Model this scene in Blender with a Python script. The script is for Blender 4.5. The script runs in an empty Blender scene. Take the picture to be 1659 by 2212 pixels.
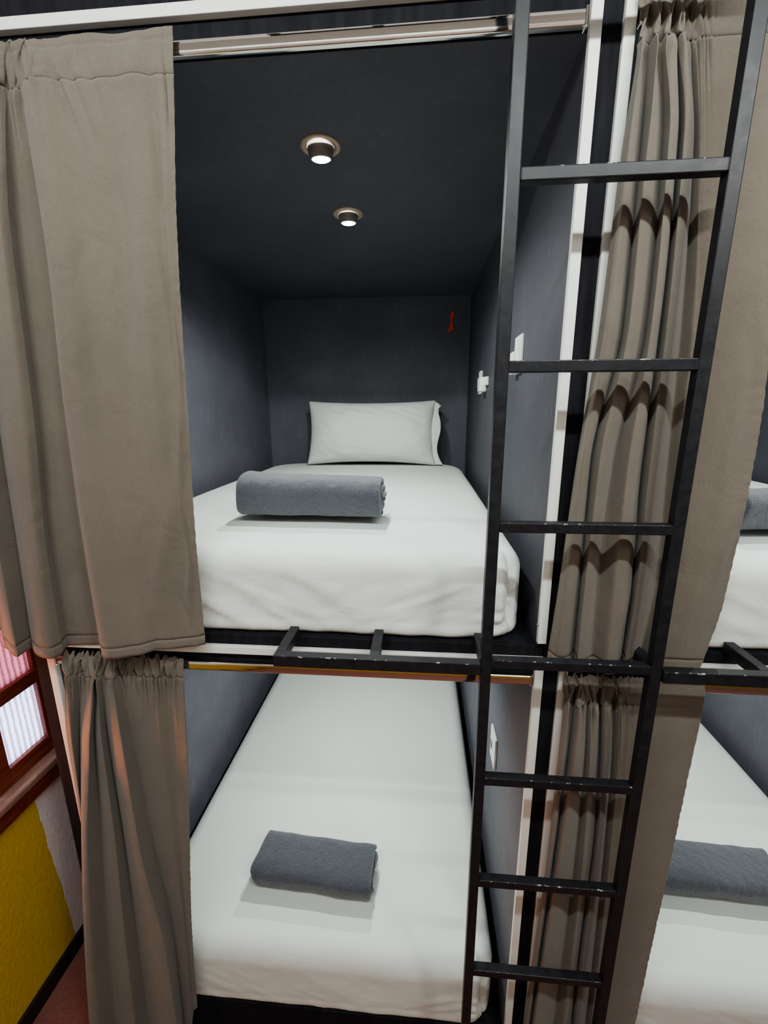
import bpy, bmesh, math, random
import numpy as np
from mathutils import Matrix, Vector, noise

random.seed(7)
scene = bpy.context.scene
COL = scene.collection
ZO = 2.45                      # height of the top rung above the floor; x=0 inner edge of the ladder's left stile, y=0 its front

# ------------------------------------------------------------------ helpers
def tag(o, label=None, cat=None, group=None, kind=None):
    if label: o['label'] = label
    if cat: o['category'] = cat
    if group: o['group'] = group
    if kind: o['kind'] = kind
    return o

def thing(name, loc, label, cat, group=None):
    o = bpy.data.objects.new(name, None)
    o.empty_display_size = 0.05
    o.location = loc
    COL.objects.link(o)
    return tag(o, label, cat, group)

def world_of(o):
    v = Vector(o.location)
    while o.parent:
        o = o.parent; v += Vector(o.location)
    return v

def obj(name, bm, mat, parent=None, smooth=False, base=None):
    """Link a bmesh given in world coordinates as one object."""
    me = bpy.data.meshes.new(name)
    bmesh.ops.recalc_face_normals(bm, faces=bm.faces[:]) if not getattr(bm, 'keep', False) else None
    o = bpy.data.objects.new(name, me)
    if parent is not None:
        o.parent = parent
        off = world_of(parent)
    else:
        if base is None:
            xs = [v.co for v in bm.verts]
            base = Vector((sum(c.x for c in xs)/len(xs), sum(c.y for c in xs)/len(xs), min(c.z for c in xs)))
        off = Vector(base); o.location = off
    for v in bm.verts: v.co -= off
    bm.to_mesh(me); bm.free()
    if smooth:
        for p in me.polygons: p.use_smooth = True
    me.materials.append(mat)
    COL.objects.link(o)
    return o

def new(): return bmesh.new()

def add_box(bm, x0, x1, y0, y1, z0, z1, bev=0.0, seg=2):
    m = Matrix.Translation(((x0+x1)/2, (y0+y1)/2, (z0+z1)/2)) @ Matrix.Diagonal((abs(x1-x0), abs(y1-y0), abs(z1-z0), 1))
    r = bmesh.ops.create_cube(bm, size=1, matrix=m)
    if bev > 0:
        es = list({e for v in r['verts'] for e in v.link_edges})
        bmesh.ops.bevel(bm, geom=es, offset=bev, segments=seg, affect='EDGES', profile=0.5)
    return bm

def box(*a, **k): return add_box(new(), *a, **k)

def add_lathe(bm, prof, M, n=40):
    """prof: list of (r, z); revolve about local z, then transform by M."""
    rings = []
    for r, z in prof:
        rings.append([bm.verts.new(M @ Vector((r*math.cos(2*math.pi*i/n), r*math.sin(2*math.pi*i/n), z))) for i in range(n)])
    for a, b in zip(rings[:-1], rings[1:]):
        for i in range(n):
            j = (i+1) % n
            bm.faces.new((a[i], a[j], b[j], b[i]))
    return rings

def add_extrude_x(bm, loop, x0, x1):
    """loop: closed list of (y, z); extruded along x, capped."""
    a = [bm.verts.new((x0, y, z)) for y, z in loop]
    b = [bm.verts.new((x1, y, z)) for y, z in loop]
    n = len(loop)
    for i in range(n):
        j = (i+1) % n
        bm.faces.new((a[i], a[j], b[j], b[i]))
    bm.faces.new(a[::-1]); bm.faces.new(b)

def pchip(xs, ys, q):
    xs = np.asarray(xs, float); ys = np.asarray(ys, float); q = np.asarray(q, float)
    h = np.diff(xs); d = np.diff(ys)/h
    m = np.zeros(len(xs))
    for i in range(1, len(xs)-1):
        if d[i-1]*d[i] > 0:
            w1 = 2*h[i]+h[i-1]; w2 = h[i]+2*h[i-1]
            m[i] = (w1+w2)/(w1/d[i-1]+w2/d[i])
    m[0] = d[0]; m[-1] = d[-1]
    k = np.clip(np.searchsorted(xs, q)-1, 0, len(h)-1)
    t = (q-xs[k])/h[k]
    t2 = t*t; t3 = t2*t
    return (2*t3-3*t2+1)*ys[k] + (t3-2*t2+t)*h[k]*m[k] + (-2*t3+3*t2)*ys[k+1] + (t3-t2)*h[k]*m[k+1]

def fold_profile(y, q):
    """depth across the folds: broad rounded crests, narrow grooves"""
    y = np.asarray(y, float); k = np.clip(q.astype(int), 0, len(y)-2); t = q-k
    a, c = y[k], y[k+1]
    fwd = c >= a
    tt = np.where(fwd, t, 1-t)
    s = (tt*tt*(3-2*tt))**1.7
    return np.where(fwd, a+(c-a)*s, c+(a-c)*s)

def grid_bm(P):
    """P: array rows x cols x 3 -> bmesh sheet"""
    bm = new()
    V = [[bm.verts.new(p) for p in row] for row in P]
    for i in range(len(V)-1):
        for j in range(len(V[0])-1):
            bm.faces.new((V[i][j], V[i+1][j], V[i+1][j+1], V[i][j+1]))
    return bm

# ------------------------------------------------------------------ materials
def mat(name, color, rough=0.6, metal=0.0, spec=0.5, sheen=0.0):
    m = bpy.data.materials.new(name); m.use_nodes = True
    b = m.node_tree.nodes['Principled BSDF']
    b.inputs['Base Color'].default_value = (*color, 1)
    b.inputs['Roughness'].default_value = rough
    b.inputs['Metallic'].default_value = metal
    b.inputs['Specular IOR Level'].default_value = spec
    if sheen:
        b.inputs['Sheen Weight'].default_value = sheen
        b.inputs['Sheen Roughness'].default_value = 0.6
    return m, m.node_tree, b

def N(nt, t, **kw):
    n = nt.nodes.new(t)
    for k, v in kw.items():
        if k.startswith('i_'): n.inputs[int(k[2:])].default_value = v
        else: setattr(n, k, v)
    return n

def coords(nt, which='Object', scale=(1, 1, 1)):
    tc = N(nt, 'ShaderNodeTexCoord'); mp = N(nt, 'ShaderNodeMapping')
    mp.inputs['Scale'].default_value = scale
    nt.links.new(tc.outputs[which], mp.inputs['Vector'])
    return mp.outputs['Vector']

def noise_tex(nt, vec, scale, detail=4, rough=0.55, dist=0.0):
    n = N(nt, 'ShaderNodeTexNoise')
    n.inputs['Scale'].default_value = scale; n.inputs['Detail'].default_value = detail
    n.inputs['Roughness'].default_value = rough; n.inputs['Distortion'].default_value = dist
    nt.links.new(vec, n.inputs['Vector'])
    return n.outputs['Fac']

def ramp(nt, fac, stops):
    r = N(nt, 'ShaderNodeValToRGB')
    e = r.color_ramp.elements
    while len(e) < len(stops): e.new(0.5)
    for el, (p, c) in zip(e, stops):
        el.position = p; el.color = (*c, 1) if len(c) == 3 else c
    nt.links.new(fac, r.inputs['Fac'])
    return r.outputs['Color']

def bump(nt, bsdf, height, strength, dist=0.01, normal=None):
    b = N(nt, 'ShaderNodeBump')
    b.inputs['Strength'].default_value = strength; b.inputs['Distance'].default_value = dist
    nt.links.new(height, b.inputs['Height'])
    if normal is not None: nt.links.new(normal, b.inputs['Normal'])
    nt.links.new(b.outputs['Normal'], bsdf.inputs['Normal'])
    return b.outputs['Normal']

# black eggshell paint on the compartment boards, with rubbed pale streaks
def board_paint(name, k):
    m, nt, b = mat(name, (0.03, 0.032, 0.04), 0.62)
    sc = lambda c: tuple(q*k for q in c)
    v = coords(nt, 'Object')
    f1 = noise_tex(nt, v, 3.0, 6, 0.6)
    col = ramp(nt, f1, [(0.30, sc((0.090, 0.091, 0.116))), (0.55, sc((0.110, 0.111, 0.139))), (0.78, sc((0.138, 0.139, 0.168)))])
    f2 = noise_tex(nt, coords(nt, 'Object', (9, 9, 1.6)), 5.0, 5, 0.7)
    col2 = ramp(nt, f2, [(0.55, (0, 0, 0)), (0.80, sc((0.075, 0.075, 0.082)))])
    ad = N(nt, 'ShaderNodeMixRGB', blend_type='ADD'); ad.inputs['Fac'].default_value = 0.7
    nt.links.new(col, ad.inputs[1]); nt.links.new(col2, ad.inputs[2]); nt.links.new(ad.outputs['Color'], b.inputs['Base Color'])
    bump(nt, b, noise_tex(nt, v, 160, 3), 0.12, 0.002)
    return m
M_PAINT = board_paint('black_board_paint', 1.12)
M_PAINTR = board_paint('black_board_right_shaded', 0.70)  # darkened copy: shade of the upper right side panels put into the colour
M_PAINTC = board_paint('black_ceiling_board_shaded', 0.7)  # darkened copy: the unlit ceiling's shade is in the colour

# flat black on decks, posts and fascia
M_DECK, nt, b = mat('flat_black_board', (0.012, 0.012, 0.015), 0.85, 0, 0.15)
nt.links.new(ramp(nt, noise_tex(nt, coords(nt, 'Object', (8, 8, 1)), 5, 5, 0.6), [(0.3, (0.010, 0.010, 0.013)), (0.75, (0.024, 0.024, 0.030))]), b.inputs['Base Color'])
bump(nt, b, noise_tex(nt, coords(nt), 120, 3), 0.1, 0.002)

# semi gloss black enamel on steel tube, chipped on the front top arris of each bar
def black_steel(name, chips):
    m, nt, b = mat(name, (0.014, 0.0145, 0.018), 0.36, 0, 0.36)
    v = coords(nt, 'Object')
    f = noise_tex(nt, v, 60, 4)
    c = ramp(nt, f, [(0.3, (0.011, 0.0115, 0.015)), (0.7, (0.020, 0.021, 0.026))])
    rr = N(nt, 'ShaderNodeMapRange'); rr.inputs['To Min'].default_value = 0.32; rr.inputs['To Max'].default_value = 0.52
    nt.links.new(f, rr.inputs['Value']); nt.links.new(rr.outputs['Result'], b.inputs['Roughness'])
    if chips:
        tc = N(nt, 'ShaderNodeTexCoord'); sp = N(nt, 'ShaderNodeSeparateXYZ')
        nt.links.new(tc.outputs['Generated'], sp.inputs['Vector'])
        # distance to the front top arris (y=0, z=1) in generated space
        def math_(op, a, bb):
            n = N(nt, 'ShaderNodeMath', operation=op)
            for i, q in enumerate((a, bb)):
                if isinstance(q, (int, float)): n.inputs[i].default_value = q
                else: nt.links.new(q, n.inputs[i])
            return n.outputs[0]
        inv = math_('SUBTRACT', 1.0, sp.outputs['Z'])
        d = math_('ADD', inv, sp.outputs['Y'])
        nz = noise_tex(nt, coords(nt, 'Object', (1, 1, 1)), 75, 6, 0.8)
        thr = math_('MULTIPLY', math_('SUBTRACT', nz, 0.535), 1.1)
        on = math_('LESS_THAN', d, thr)
        mx = N(nt, 'ShaderNodeMixRGB'); mx.inputs[2].default_value = (0.50, 0.46, 0.44, 1)
        nt.links.new(on, mx.inputs['Fac']); nt.links.new(c, mx.inputs[1]); c = mx.outputs['Color']
    nt.links.new(c, b.inputs['Base Color'])
    bump(nt, b, noise_tex(nt, v, 220, 2), 0.08, 0.001)
    return m
M_STEEL = black_steel('black_enamel_steel', False)
M_RUNG = black_steel('black_enamel_steel_chipped', True)

# white powder coated trim
M_TRIM, nt, b = mat('white_powder_coat', (0.78, 0.80, 0.77), 0.42)
bump(nt, b, noise_tex(nt, coords(nt), 140, 3), 0.05, 0.001)

# chrome
M_CHROME, nt, b = mat('polished_chrome', (0.82, 0.80, 0.76), 0.09, 1.0)
bump(nt, b, noise_tex(nt, coords(nt, 'Object', (1, 6, 6)), 9, 2), 0.02, 0.004)

# curtain cloth: brown grey woven fabric, thin enough to pass a little light
def cloth(name, c0, c1, transl):
    m, nt, b = mat(name, c0, 0.9, 0, 0.15, 0.25)
    v = coords(nt, 'Object')
    f = noise_tex(nt, v, 260, 4, 0.7)
    big = noise_tex(nt, v, 6, 4)
    mixv = N(nt, 'ShaderNodeMath', operation='MULTIPLY_ADD'); mixv.inputs[1].default_value = 0.5
    nt.links.new(f, mixv.inputs[0]); h = N(nt, 'ShaderNodeMath', operation='MULTIPLY'); h.inputs[1].default_value = 0.5
    nt.links.new(big, h.inputs[0]); nt.links.new(h.outputs[0], mixv.inputs[2])
    c = ramp(nt, mixv.outputs[0], [(0.34, c0), (0.66, c1)])
    nt.links.new(c, b.inputs['Base Color'])
    n1 = bump(nt, b, f, 0.25, 0.0015)
    wr = noise_tex(nt, coords(nt, 'Object', (7, 7, 5)), 1.6, 5, 0.55, 1.2)
    bump(nt, b, wr, 0.22, 0.03, n1)
    tr = N(nt, 'ShaderNodeBsdfTranslucent'); nt.links.new(c, tr.inputs['Color'])
    ms = N(nt, 'ShaderNodeMixShader'); ms.inputs['Fac'].default_value = transl
    out = nt.nodes['Material Output']
    nt.links.new(b.outputs[0], ms.inputs[1]); nt.links.new(tr.outputs[0], ms.inputs[2]); nt.links.new(ms.outputs[0], out.inputs['Surface'])
    return m
M_CURTAIN = cloth('taupe_curtain_cloth', (0.152, 0.130, 0.106), (0.200, 0.172, 0.142), 0.10)
M_HEADING = cloth('taupe_curtain_heading_cloth', (0.143, 0.122, 0.100), (0.190, 0.163, 0.135), 0.06)

# white fitted sheet
M_SHEET, nt, b = mat('white_cotton_sheet', (0.77, 0.815, 0.79), 0.85, 0, 0.2, 0.15)
v = coords(nt, 'Object')
n1 = bump(nt, b, noise_tex(nt, coords(nt, 'Object', (1.5, 1, 4)), 5, 5, 0.5, 0.6), 0.18, 0.012)
bump(nt, b, noise_tex(nt, v, 420, 2), 0.08, 0.001, n1)
M_PILLOW, nt, b = mat('white_pillowcase_cotton', (0.76, 0.765, 0.735), 0.85, 0, 0.2, 0.15)
n1 = bump(nt, b, noise_tex(nt, coords(nt, 'Object', (1, 1, 2.2)), 7, 5, 0.55, 0.8), 0.25, 0.02)

# grey towelling
M_TOWEL, nt, b = mat('charcoal_towelling', (0.075, 0.083, 0.10), 0.95, 0, 0.1, 0.5)
v = coords(nt, 'Object')
f = noise_tex(nt, v, 190, 5, 0.75)
nt.links.new(ramp(nt, f, [(0.3, (0.040, 0.046, 0.062)), (0.7, (0.096, 0.107, 0.136))]), b.inputs['Base Color'])
n1 = bump(nt, b, f, 0.7, 0.005)
bump(nt, b, noise_tex(nt, v, 40, 4), 0.35, 0.01, n1)

M_PLASTIC, nt, b = mat('white_switch_plastic', (0.82, 0.84, 0.82), 0.35)
bump(nt, b, noise_tex(nt, coords(nt), 200, 2), 0.03, 0.001)
M_GREYPLASTIC, nt, b = mat('grey_switch_rocker', (0.22, 0.22, 0.23), 0.4)
bump(nt, b, noise_tex(nt, coords(nt), 200, 2), 0.03, 0.001)
M_RED, nt, b = mat('red_plastic', (1.0, 0.10, 0.06), 0.4)
bump(nt, b, noise_tex(nt, coords(nt), 120, 2), 0.04, 0.001)
M_RING, nt, b = mat('bronze_downlight_ring', (0.46, 0.36, 0.28), 0.38, 0.3)  # bronze brightened to carry the lamp's glow
bump(nt, b, noise_tex(nt, coords(nt), 120, 2), 0.03, 0.001)
M_CUP, nt, b = mat('glare_lit_lamp_cup', (0.26, 0.25, 0.23), 0.4, 0.3)  # cup colour lightened, standing in for the lens glare on it
bump(nt, b, noise_tex(nt, coords(nt), 120, 2), 0.03, 0.001)
M_BULB, nt, b = mat('lit_lamp_lens', (0.9, 0.9, 0.85), 0.3)
b.inputs['Emission Color'].default_value = (1.0, 0.97, 0.86, 1); b.inputs['Emission Strength'].default_value = 40
nz = noise_tex(nt, coords(nt), 90, 2)
nt.links.new(ramp(nt, nz, [(0.0, (1, 0.96, 0.84)), (1.0, (1, 0.99, 0.92))]), b.inputs['Emission Color'])

# room surfaces
M_CARPET, nt, b = mat('red_brown_carpet', (0.16, 0.045, 0.036), 0.95, 0, 0.1, 0.3)
v = coords(nt)
f = noise_tex(nt, v, 150, 5, 0.8)
nt.links.new(ramp(nt, f, [(0.3, (0.16, 0.045, 0.038)), (0.7, (0.36, 0.12, 0.09))]), b.inputs['Base Color'])
bump(nt, b, f, 0.6, 0.006)
M_CEIL, nt, b = mat('white_ceiling_paint', (0.7, 0.7, 0.68), 0.8)
bump(nt, b, noise_tex(nt, coords(nt), 60, 4), 0.1, 0.003)
M_BASE, nt, b = mat('black_baseboard_paint', (0.02, 0.018, 0.02), 0.5)
bump(nt, b, noise_tex(nt, coords(nt), 60, 4), 0.1, 0.002)
M_WOOD, nt, b = mat('red_varnished_wood', (0.22, 0.05, 0.025), 0.35)
v = coords(nt, 'Object', (12, 1.2, 12))
f = noise_tex(nt, v, 6, 6, 0.6, 0.6)
nt.links.new(ramp(nt, f, [(0.3, (0.13, 0.026, 0.014)), (0.7, (0.30, 0.075, 0.036))]), b.inputs['Base Color'])
M_SILL, nt, b = mat('pale_worn_sill_wood', (0.36, 0.20, 0.15), 0.45)
f = noise_tex(nt, coords(nt, 'Object', (12, 1.2, 12)), 6, 6, 0.6, 0.6)
nt.links.new(ramp(nt, f, [(0.3, (0.26, 0.13, 0.09)), (0.7, (0.46, 0.28, 0.22))]), b.inputs['Base Color'])
# ribbed privacy glass: vertical ribs above a pebbled pattern
def ribbed(name, tint):
    m, nt, b = mat(name, tint, 0.15, 0, 0.5)
    v = coords(nt, 'Object')
    w = N(nt, 'ShaderNodeTexWave'); w.bands_direction = 'Y'; w.wave_profile = 'SIN'
    w.inputs['Scale'].default_value = 16; w.inputs['Distortion'].default_value = 0.6; w.inputs['Detail'].default_value = 1
    nt.links.new(v, w.inputs['Vector'])
    pe = noise_tex(nt, v, 130, 2)
    ad = N(nt, 'ShaderNodeMath', operation='MULTIPLY_ADD'); ad.inputs[1].default_value = 0.7
    nt.links.new(pe, ad.inputs[0]); nt.links.new(w.outputs['Fac'], ad.inputs[2])
    nn = bump(nt, b, ad.outputs[0], 0.9, 0.012)
    tr = N(nt, 'ShaderNodeBsdfTranslucent')
    c = ramp(nt, ad.outputs[0], [(0.25, tuple(q*0.40 for q in tint)), (0.9, tint)])
    nt.links.new(c, tr.inputs['Color']); nt.links.new(nn, tr.inputs['Normal'])
    ms = N(nt, 'ShaderNodeMixShader'); ms.inputs['Fac'].default_value = 0.8
    nt.links.new(b.outputs[0], ms.inputs[1]); nt.links.new(tr.outputs[0], ms.inputs[2])
    nt.links.new(ms.outputs[0], nt.nodes['Material Output'].inputs['Surface'])
    return m
M_GLASS = ribbed('ribbed_frosted_glass', (0.86, 0.86, 0.97))
M_GLASSP = ribbed('ribbed_glass_pink_lit', (0.66, 0.40, 0.45))  # upper panes: pink of the outside light put into the tint
# left room wall: yellow paint with a hand-cut edge beside white
M_WALL, nt, b = mat('yellow_and_white_wall_paint', (0.6, 0.6, 0.6), 0.85)
tc = N(nt, 'ShaderNodeTexCoord'); sp = N(nt, 'ShaderNodeSeparateXYZ')
nt.links.new(tc.outputs['Object'], sp.inputs['Vector'])
wob = noise_tex(nt, coords(nt), 14, 3)
def mth(op, a, bb, c=None):
    n = N(nt, 'ShaderNodeMath', operation=op)
    for i, q in enumerate((a, bb, c)):
        if q is None: continue
        if isinstance(q, (int, float)): n.inputs[i].default_value = q
        else: nt.links.new(q, n.inputs[i])
    return n.outputs[0]
edge = mth('ADD', mth('MULTIPLY', wob, 0.02), mth('MULTIPLY_ADD', sp.outputs['Z'], -0.048, 0.325))
isy = mth('LESS_THAN', sp.outputs['Y'], edge)
low = mth('LESS_THAN', sp.outputs['Z'], 0.76)
mask = mth('MULTIPLY', isy, low)
fn = noise_tex(nt, coords(nt), 70, 5, 0.7)
yel = ramp(nt, fn, [(0.3, (0.66, 0.43, 0.035)), (0.7, (0.80, 0.54, 0.05))])
wht = ramp(nt, fn, [(0.3, (0.86, 0.76, 0.77)), (0.7, (0.95, 0.86, 0.87))])
mx = N(nt, 'ShaderNodeMixRGB'); nt.links.new(mask, mx.inputs['Fac']); nt.links.new(wht, mx.inputs[1]); nt.links.new(yel, mx.inputs[2])
nt.links.new(mx.outputs['Color'], b.inputs['Base Color'])
bump(nt, b, fn, 0.5, 0.008)
M_WALL2, nt, b = mat('white_over_yellow_wall_paint', (0.6, 0.6, 0.6), 0.85)
tc = N(nt, 'ShaderNodeTexCoord'); sp = N(nt, 'ShaderNodeSeparateXYZ')
nt.links.new(tc.outputs['Object'], sp.inputs['Vector'])
fn = noise_tex(nt, coords(nt), 70, 5, 0.7)
cl = mth('LESS_THAN', sp.outputs['Z'], 1.25)
mx = N(nt, 'ShaderNodeMixRGB'); nt.links.new(cl, mx.inputs['Fac'])
nt.links.new(ramp(nt, fn, [(0.3, (0.66, 0.63, 0.58)), (0.7, (0.74, 0.71, 0.66))]), mx.inputs[1])
nt.links.new(ramp(nt, fn, [(0.3, (0.46, 0.27, 0.008)), (0.7, (0.58, 0.36, 0.016))]), mx.inputs[2])
nt.links.new(mx.outputs['Color'], b.inputs['Base Color'])
bump(nt, b, fn, 0.4, 0.006)

# curtain control nets: rows from the heading to the hem, (x, y, z) in metres
NET_A = [
    [(-1.101, 0.108, 2.747), (-1.068, 0.108, 2.747), (-1.025, 0.108, 2.747), (-0.992, 0.108, 2.747), (-0.964, 0.108, 2.747), (-0.955, 0.108, 2.747), (-0.917, 0.108, 2.747), (-0.902, 0.108, 2.747), (-0.821, 0.108, 2.747), (-0.712, 0.108, 2.747), (-0.641, 0.108, 2.747), (-0.619, 0.108, 2.747)],
    [(-1.113, 0.104, 2.664), (-1.058, 0.088, 2.664), (-1.036, 0.110, 2.664), (-0.983, 0.089, 2.664), (-0.966, 0.097, 2.664), (-0.969, 0.111, 2.664), (-0.933, 0.111, 2.664), (-0.892, 0.083, 2.664), (-0.820, 0.094, 2.664), (-0.715, 0.094, 2.664), (-0.646, 0.098, 2.664), (-0.623, 0.101, 2.664)],
    [(-1.144, 0.100, 2.418), (-1.070, 0.068, 2.418), (-1.069, 0.112, 2.418), (-0.997, 0.070, 2.418), (-0.989, 0.085, 2.418), (-1.004, 0.113, 2.418), (-0.942, 0.113, 2.418), (-0.875, 0.058, 2.418), (-0.819, 0.080, 2.418), (-0.733, 0.080, 2.418), (-0.669, 0.088, 2.418), (-0.643, 0.094, 2.418)],
    [(-1.196, 0.100, 2.054), (-1.125, 0.067, 2.054), (-1.126, 0.112, 2.054), (-1.030, 0.067, 2.054), (-1.014, 0.085, 2.054), (-1.029, 0.113, 2.054), (-0.964, 0.113, 2.054), (-0.891, 0.053, 2.054), (-0.842, 0.070, 2.054), (-0.762, 0.077, 2.054), (-0.690, 0.086, 2.054), (-0.662, 0.093, 2.054)],
    [(-1.221, 0.100, 1.731), (-1.151, 0.065, 1.731), (-1.147, 0.112, 1.731), (-1.058, 0.065, 1.731), (-1.046, 0.085, 1.731), (-1.061, 0.113, 1.731), (-0.978, 0.113, 1.731), (-0.892, 0.047, 1.731), (-0.841, 0.060, 1.731), (-0.777, 0.073, 1.731), (-0.705, 0.084, 1.731), (-0.674, 0.091, 1.731)],
    [(-1.231, 0.100, 1.465), (-1.158, 0.064, 1.465), (-1.163, 0.112, 1.465), (-1.071, 0.062, 1.465), (-1.055, 0.085, 1.467), (-1.064, 0.113, 1.472), (-0.979, 0.113, 1.479), (-0.889, 0.042, 1.486), (-0.834, 0.050, 1.492), (-0.784, 0.070, 1.499), (-0.710, 0.082, 1.503), (-0.677, 0.090, 1.506)],
]
NET_B = [
    [(-1.082, 0.108, 1.452), (-1.065, 0.108, 1.452), (-1.027, 0.108, 1.452), (-0.992, 0.108, 1.452), (-0.987, 0.108, 1.452), (-0.979, 0.108, 1.452), (-0.961, 0.108, 1.452), (-0.943, 0.108, 1.452), (-0.910, 0.108, 1.452), (-0.868, 0.108, 1.452), (-0.830, 0.108, 1.452), (-0.793, 0.108, 1.452), (-0.751, 0.108, 1.452)],
    [(-1.085, 0.109, 1.405), (-1.055, 0.089, 1.405), (-1.039, 0.111, 1.405), (-0.978, 0.082, 1.405), (-0.995, 0.106, 1.405), (-0.971, 0.087, 1.405), (-0.973, 0.109, 1.405), (-0.934, 0.084, 1.405), (-0.925, 0.108, 1.405), (-0.874, 0.104, 1.405), (-0.833, 0.100, 1.405), (-0.802, 0.106, 1.405), (-0.753, 0.104, 1.405)],
    [(-1.115, 0.110, 1.207), (-1.065, 0.070, 1.207), (-1.076, 0.113, 1.207), (-1.005, 0.055, 1.207), (-1.027, 0.104, 1.207), (-0.977, 0.066, 1.207), (-0.994, 0.110, 1.207), (-0.916, 0.060, 1.207), (-0.925, 0.108, 1.207), (-0.880, 0.100, 1.207), (-0.839, 0.092, 1.207), (-0.810, 0.104, 1.207), (-0.765, 0.100, 1.207)],
    [(-1.128, 0.110, 0.896), (-1.094, 0.078, 0.896), (-1.122, 0.113, 0.896), (-1.065, 0.052, 0.896), (-1.058, 0.101, 0.896), (-0.991, 0.066, 0.896), (-1.000, 0.110, 0.896), (-0.910, 0.052, 0.896), (-0.912, 0.107, 0.896), (-0.877, 0.097, 0.896), (-0.846, 0.093, 0.896), (-0.823, 0.104, 0.896), (-0.793, 0.100, 0.896)],
    [(-1.181, 0.110, 0.543), (-1.154, 0.087, 0.543), (-1.173, 0.113, 0.543), (-1.115, 0.048, 0.543), (-1.095, 0.098, 0.543), (-1.018, 0.066, 0.543), (-1.014, 0.110, 0.543), (-0.877, 0.043, 0.543), (-0.894, 0.107, 0.543), (-0.862, 0.093, 0.543), (-0.848, 0.094, 0.543), (-0.845, 0.104, 0.543), (-0.826, 0.100, 0.543)],
    [(-1.253, 0.110, 0.020), (-1.234, 0.095, 0.020), (-1.243, 0.113, 0.020), (-1.174, 0.045, 0.022), (-1.138, 0.095, 0.027), (-1.051, 0.066, 0.032), (-1.033, 0.110, 0.040), (-0.875, 0.035, 0.048), (-0.908, 0.106, 0.073), (-0.876, 0.090, 0.103), (-0.868, 0.095, 0.133), (-0.865, 0.104, 0.167), (-0.846, 0.100, 0.200)],
]
NET_C = [
    [(0.203, 0.108, 2.742), (0.208, 0.108, 2.742), (0.215, 0.108, 2.742), (0.223, 0.108, 2.742), (0.233, 0.108, 2.742), (0.242, 0.108, 2.742), (0.251, 0.108, 2.742), (0.262, 0.108, 2.742), (0.274, 0.108, 2.742), (0.288, 0.108, 2.742), (0.318, 0.108, 2.742), (0.376, 0.108, 2.742), (0.449, 0.108, 2.742)],
    [(0.203, 0.104, 2.665), (0.205, 0.091, 2.665), (0.224, 0.112, 2.665), (0.223, 0.087, 2.665), (0.241, 0.106, 2.665), (0.241, 0.084, 2.665), (0.265, 0.113, 2.665), (0.264, 0.086, 2.665), (0.289, 0.111, 2.665), (0.299, 0.100, 2.665), (0.325, 0.097, 2.665), (0.380, 0.097, 2.665), (0.450, 0.099, 2.665)],
    [(0.194, 0.100, 2.520), (0.196, 0.075, 2.520), (0.230, 0.115, 2.520), (0.222, 0.066, 2.520), (0.263, 0.104, 2.520), (0.253, 0.060, 2.520), (0.293, 0.117, 2.520), (0.279, 0.064, 2.520), (0.319, 0.113, 2.520), (0.319, 0.092, 2.520), (0.343, 0.086, 2.520), (0.394, 0.086, 2.520), (0.460, 0.090, 2.520)],
    [(0.186, 0.100, 2.221), (0.196, 0.075, 2.221), (0.235, 0.115, 2.221), (0.227, 0.066, 2.221), (0.275, 0.102, 2.221), (0.264, 0.060, 2.221), (0.305, 0.117, 2.221), (0.293, 0.064, 2.221), (0.344, 0.113, 2.221), (0.358, 0.092, 2.221), (0.386, 0.086, 2.221), (0.439, 0.086, 2.221), (0.493, 0.090, 2.221)],
    [(0.168, 0.100, 1.957), (0.174, 0.075, 1.957), (0.201, 0.115, 1.957), (0.201, 0.066, 1.957), (0.246, 0.100, 1.957), (0.257, 0.060, 1.957), (0.306, 0.117, 1.957), (0.297, 0.064, 1.957), (0.356, 0.113, 1.957), (0.371, 0.092, 1.957), (0.406, 0.086, 1.957), (0.454, 0.086, 1.957), (0.507, 0.090, 1.957)],
    [(0.155, 0.100, 1.674), (0.169, 0.075, 1.674), (0.206, 0.115, 1.674), (0.199, 0.066, 1.674), (0.239, 0.097, 1.674), (0.265, 0.060, 1.674), (0.316, 0.117, 1.674), (0.305, 0.064, 1.674), (0.367, 0.113, 1.674), (0.388, 0.092, 1.674), (0.418, 0.086, 1.674), (0.463, 0.086, 1.674), (0.501, 0.090, 1.674)],
    [(0.144, 0.100, 1.493), (0.163, 0.075, 1.491), (0.209, 0.115, 1.488), (0.201, 0.066, 1.487), (0.246, 0.095, 1.485), (0.270, 0.060, 1.490), (0.316, 0.117, 1.495), (0.301, 0.064, 1.495), (0.355, 0.113, 1.495), (0.368, 0.092, 1.494), (0.399, 0.086, 1.492), (0.436, 0.086, 1.491), (0.477, 0.090, 1.490)],
]
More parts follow.
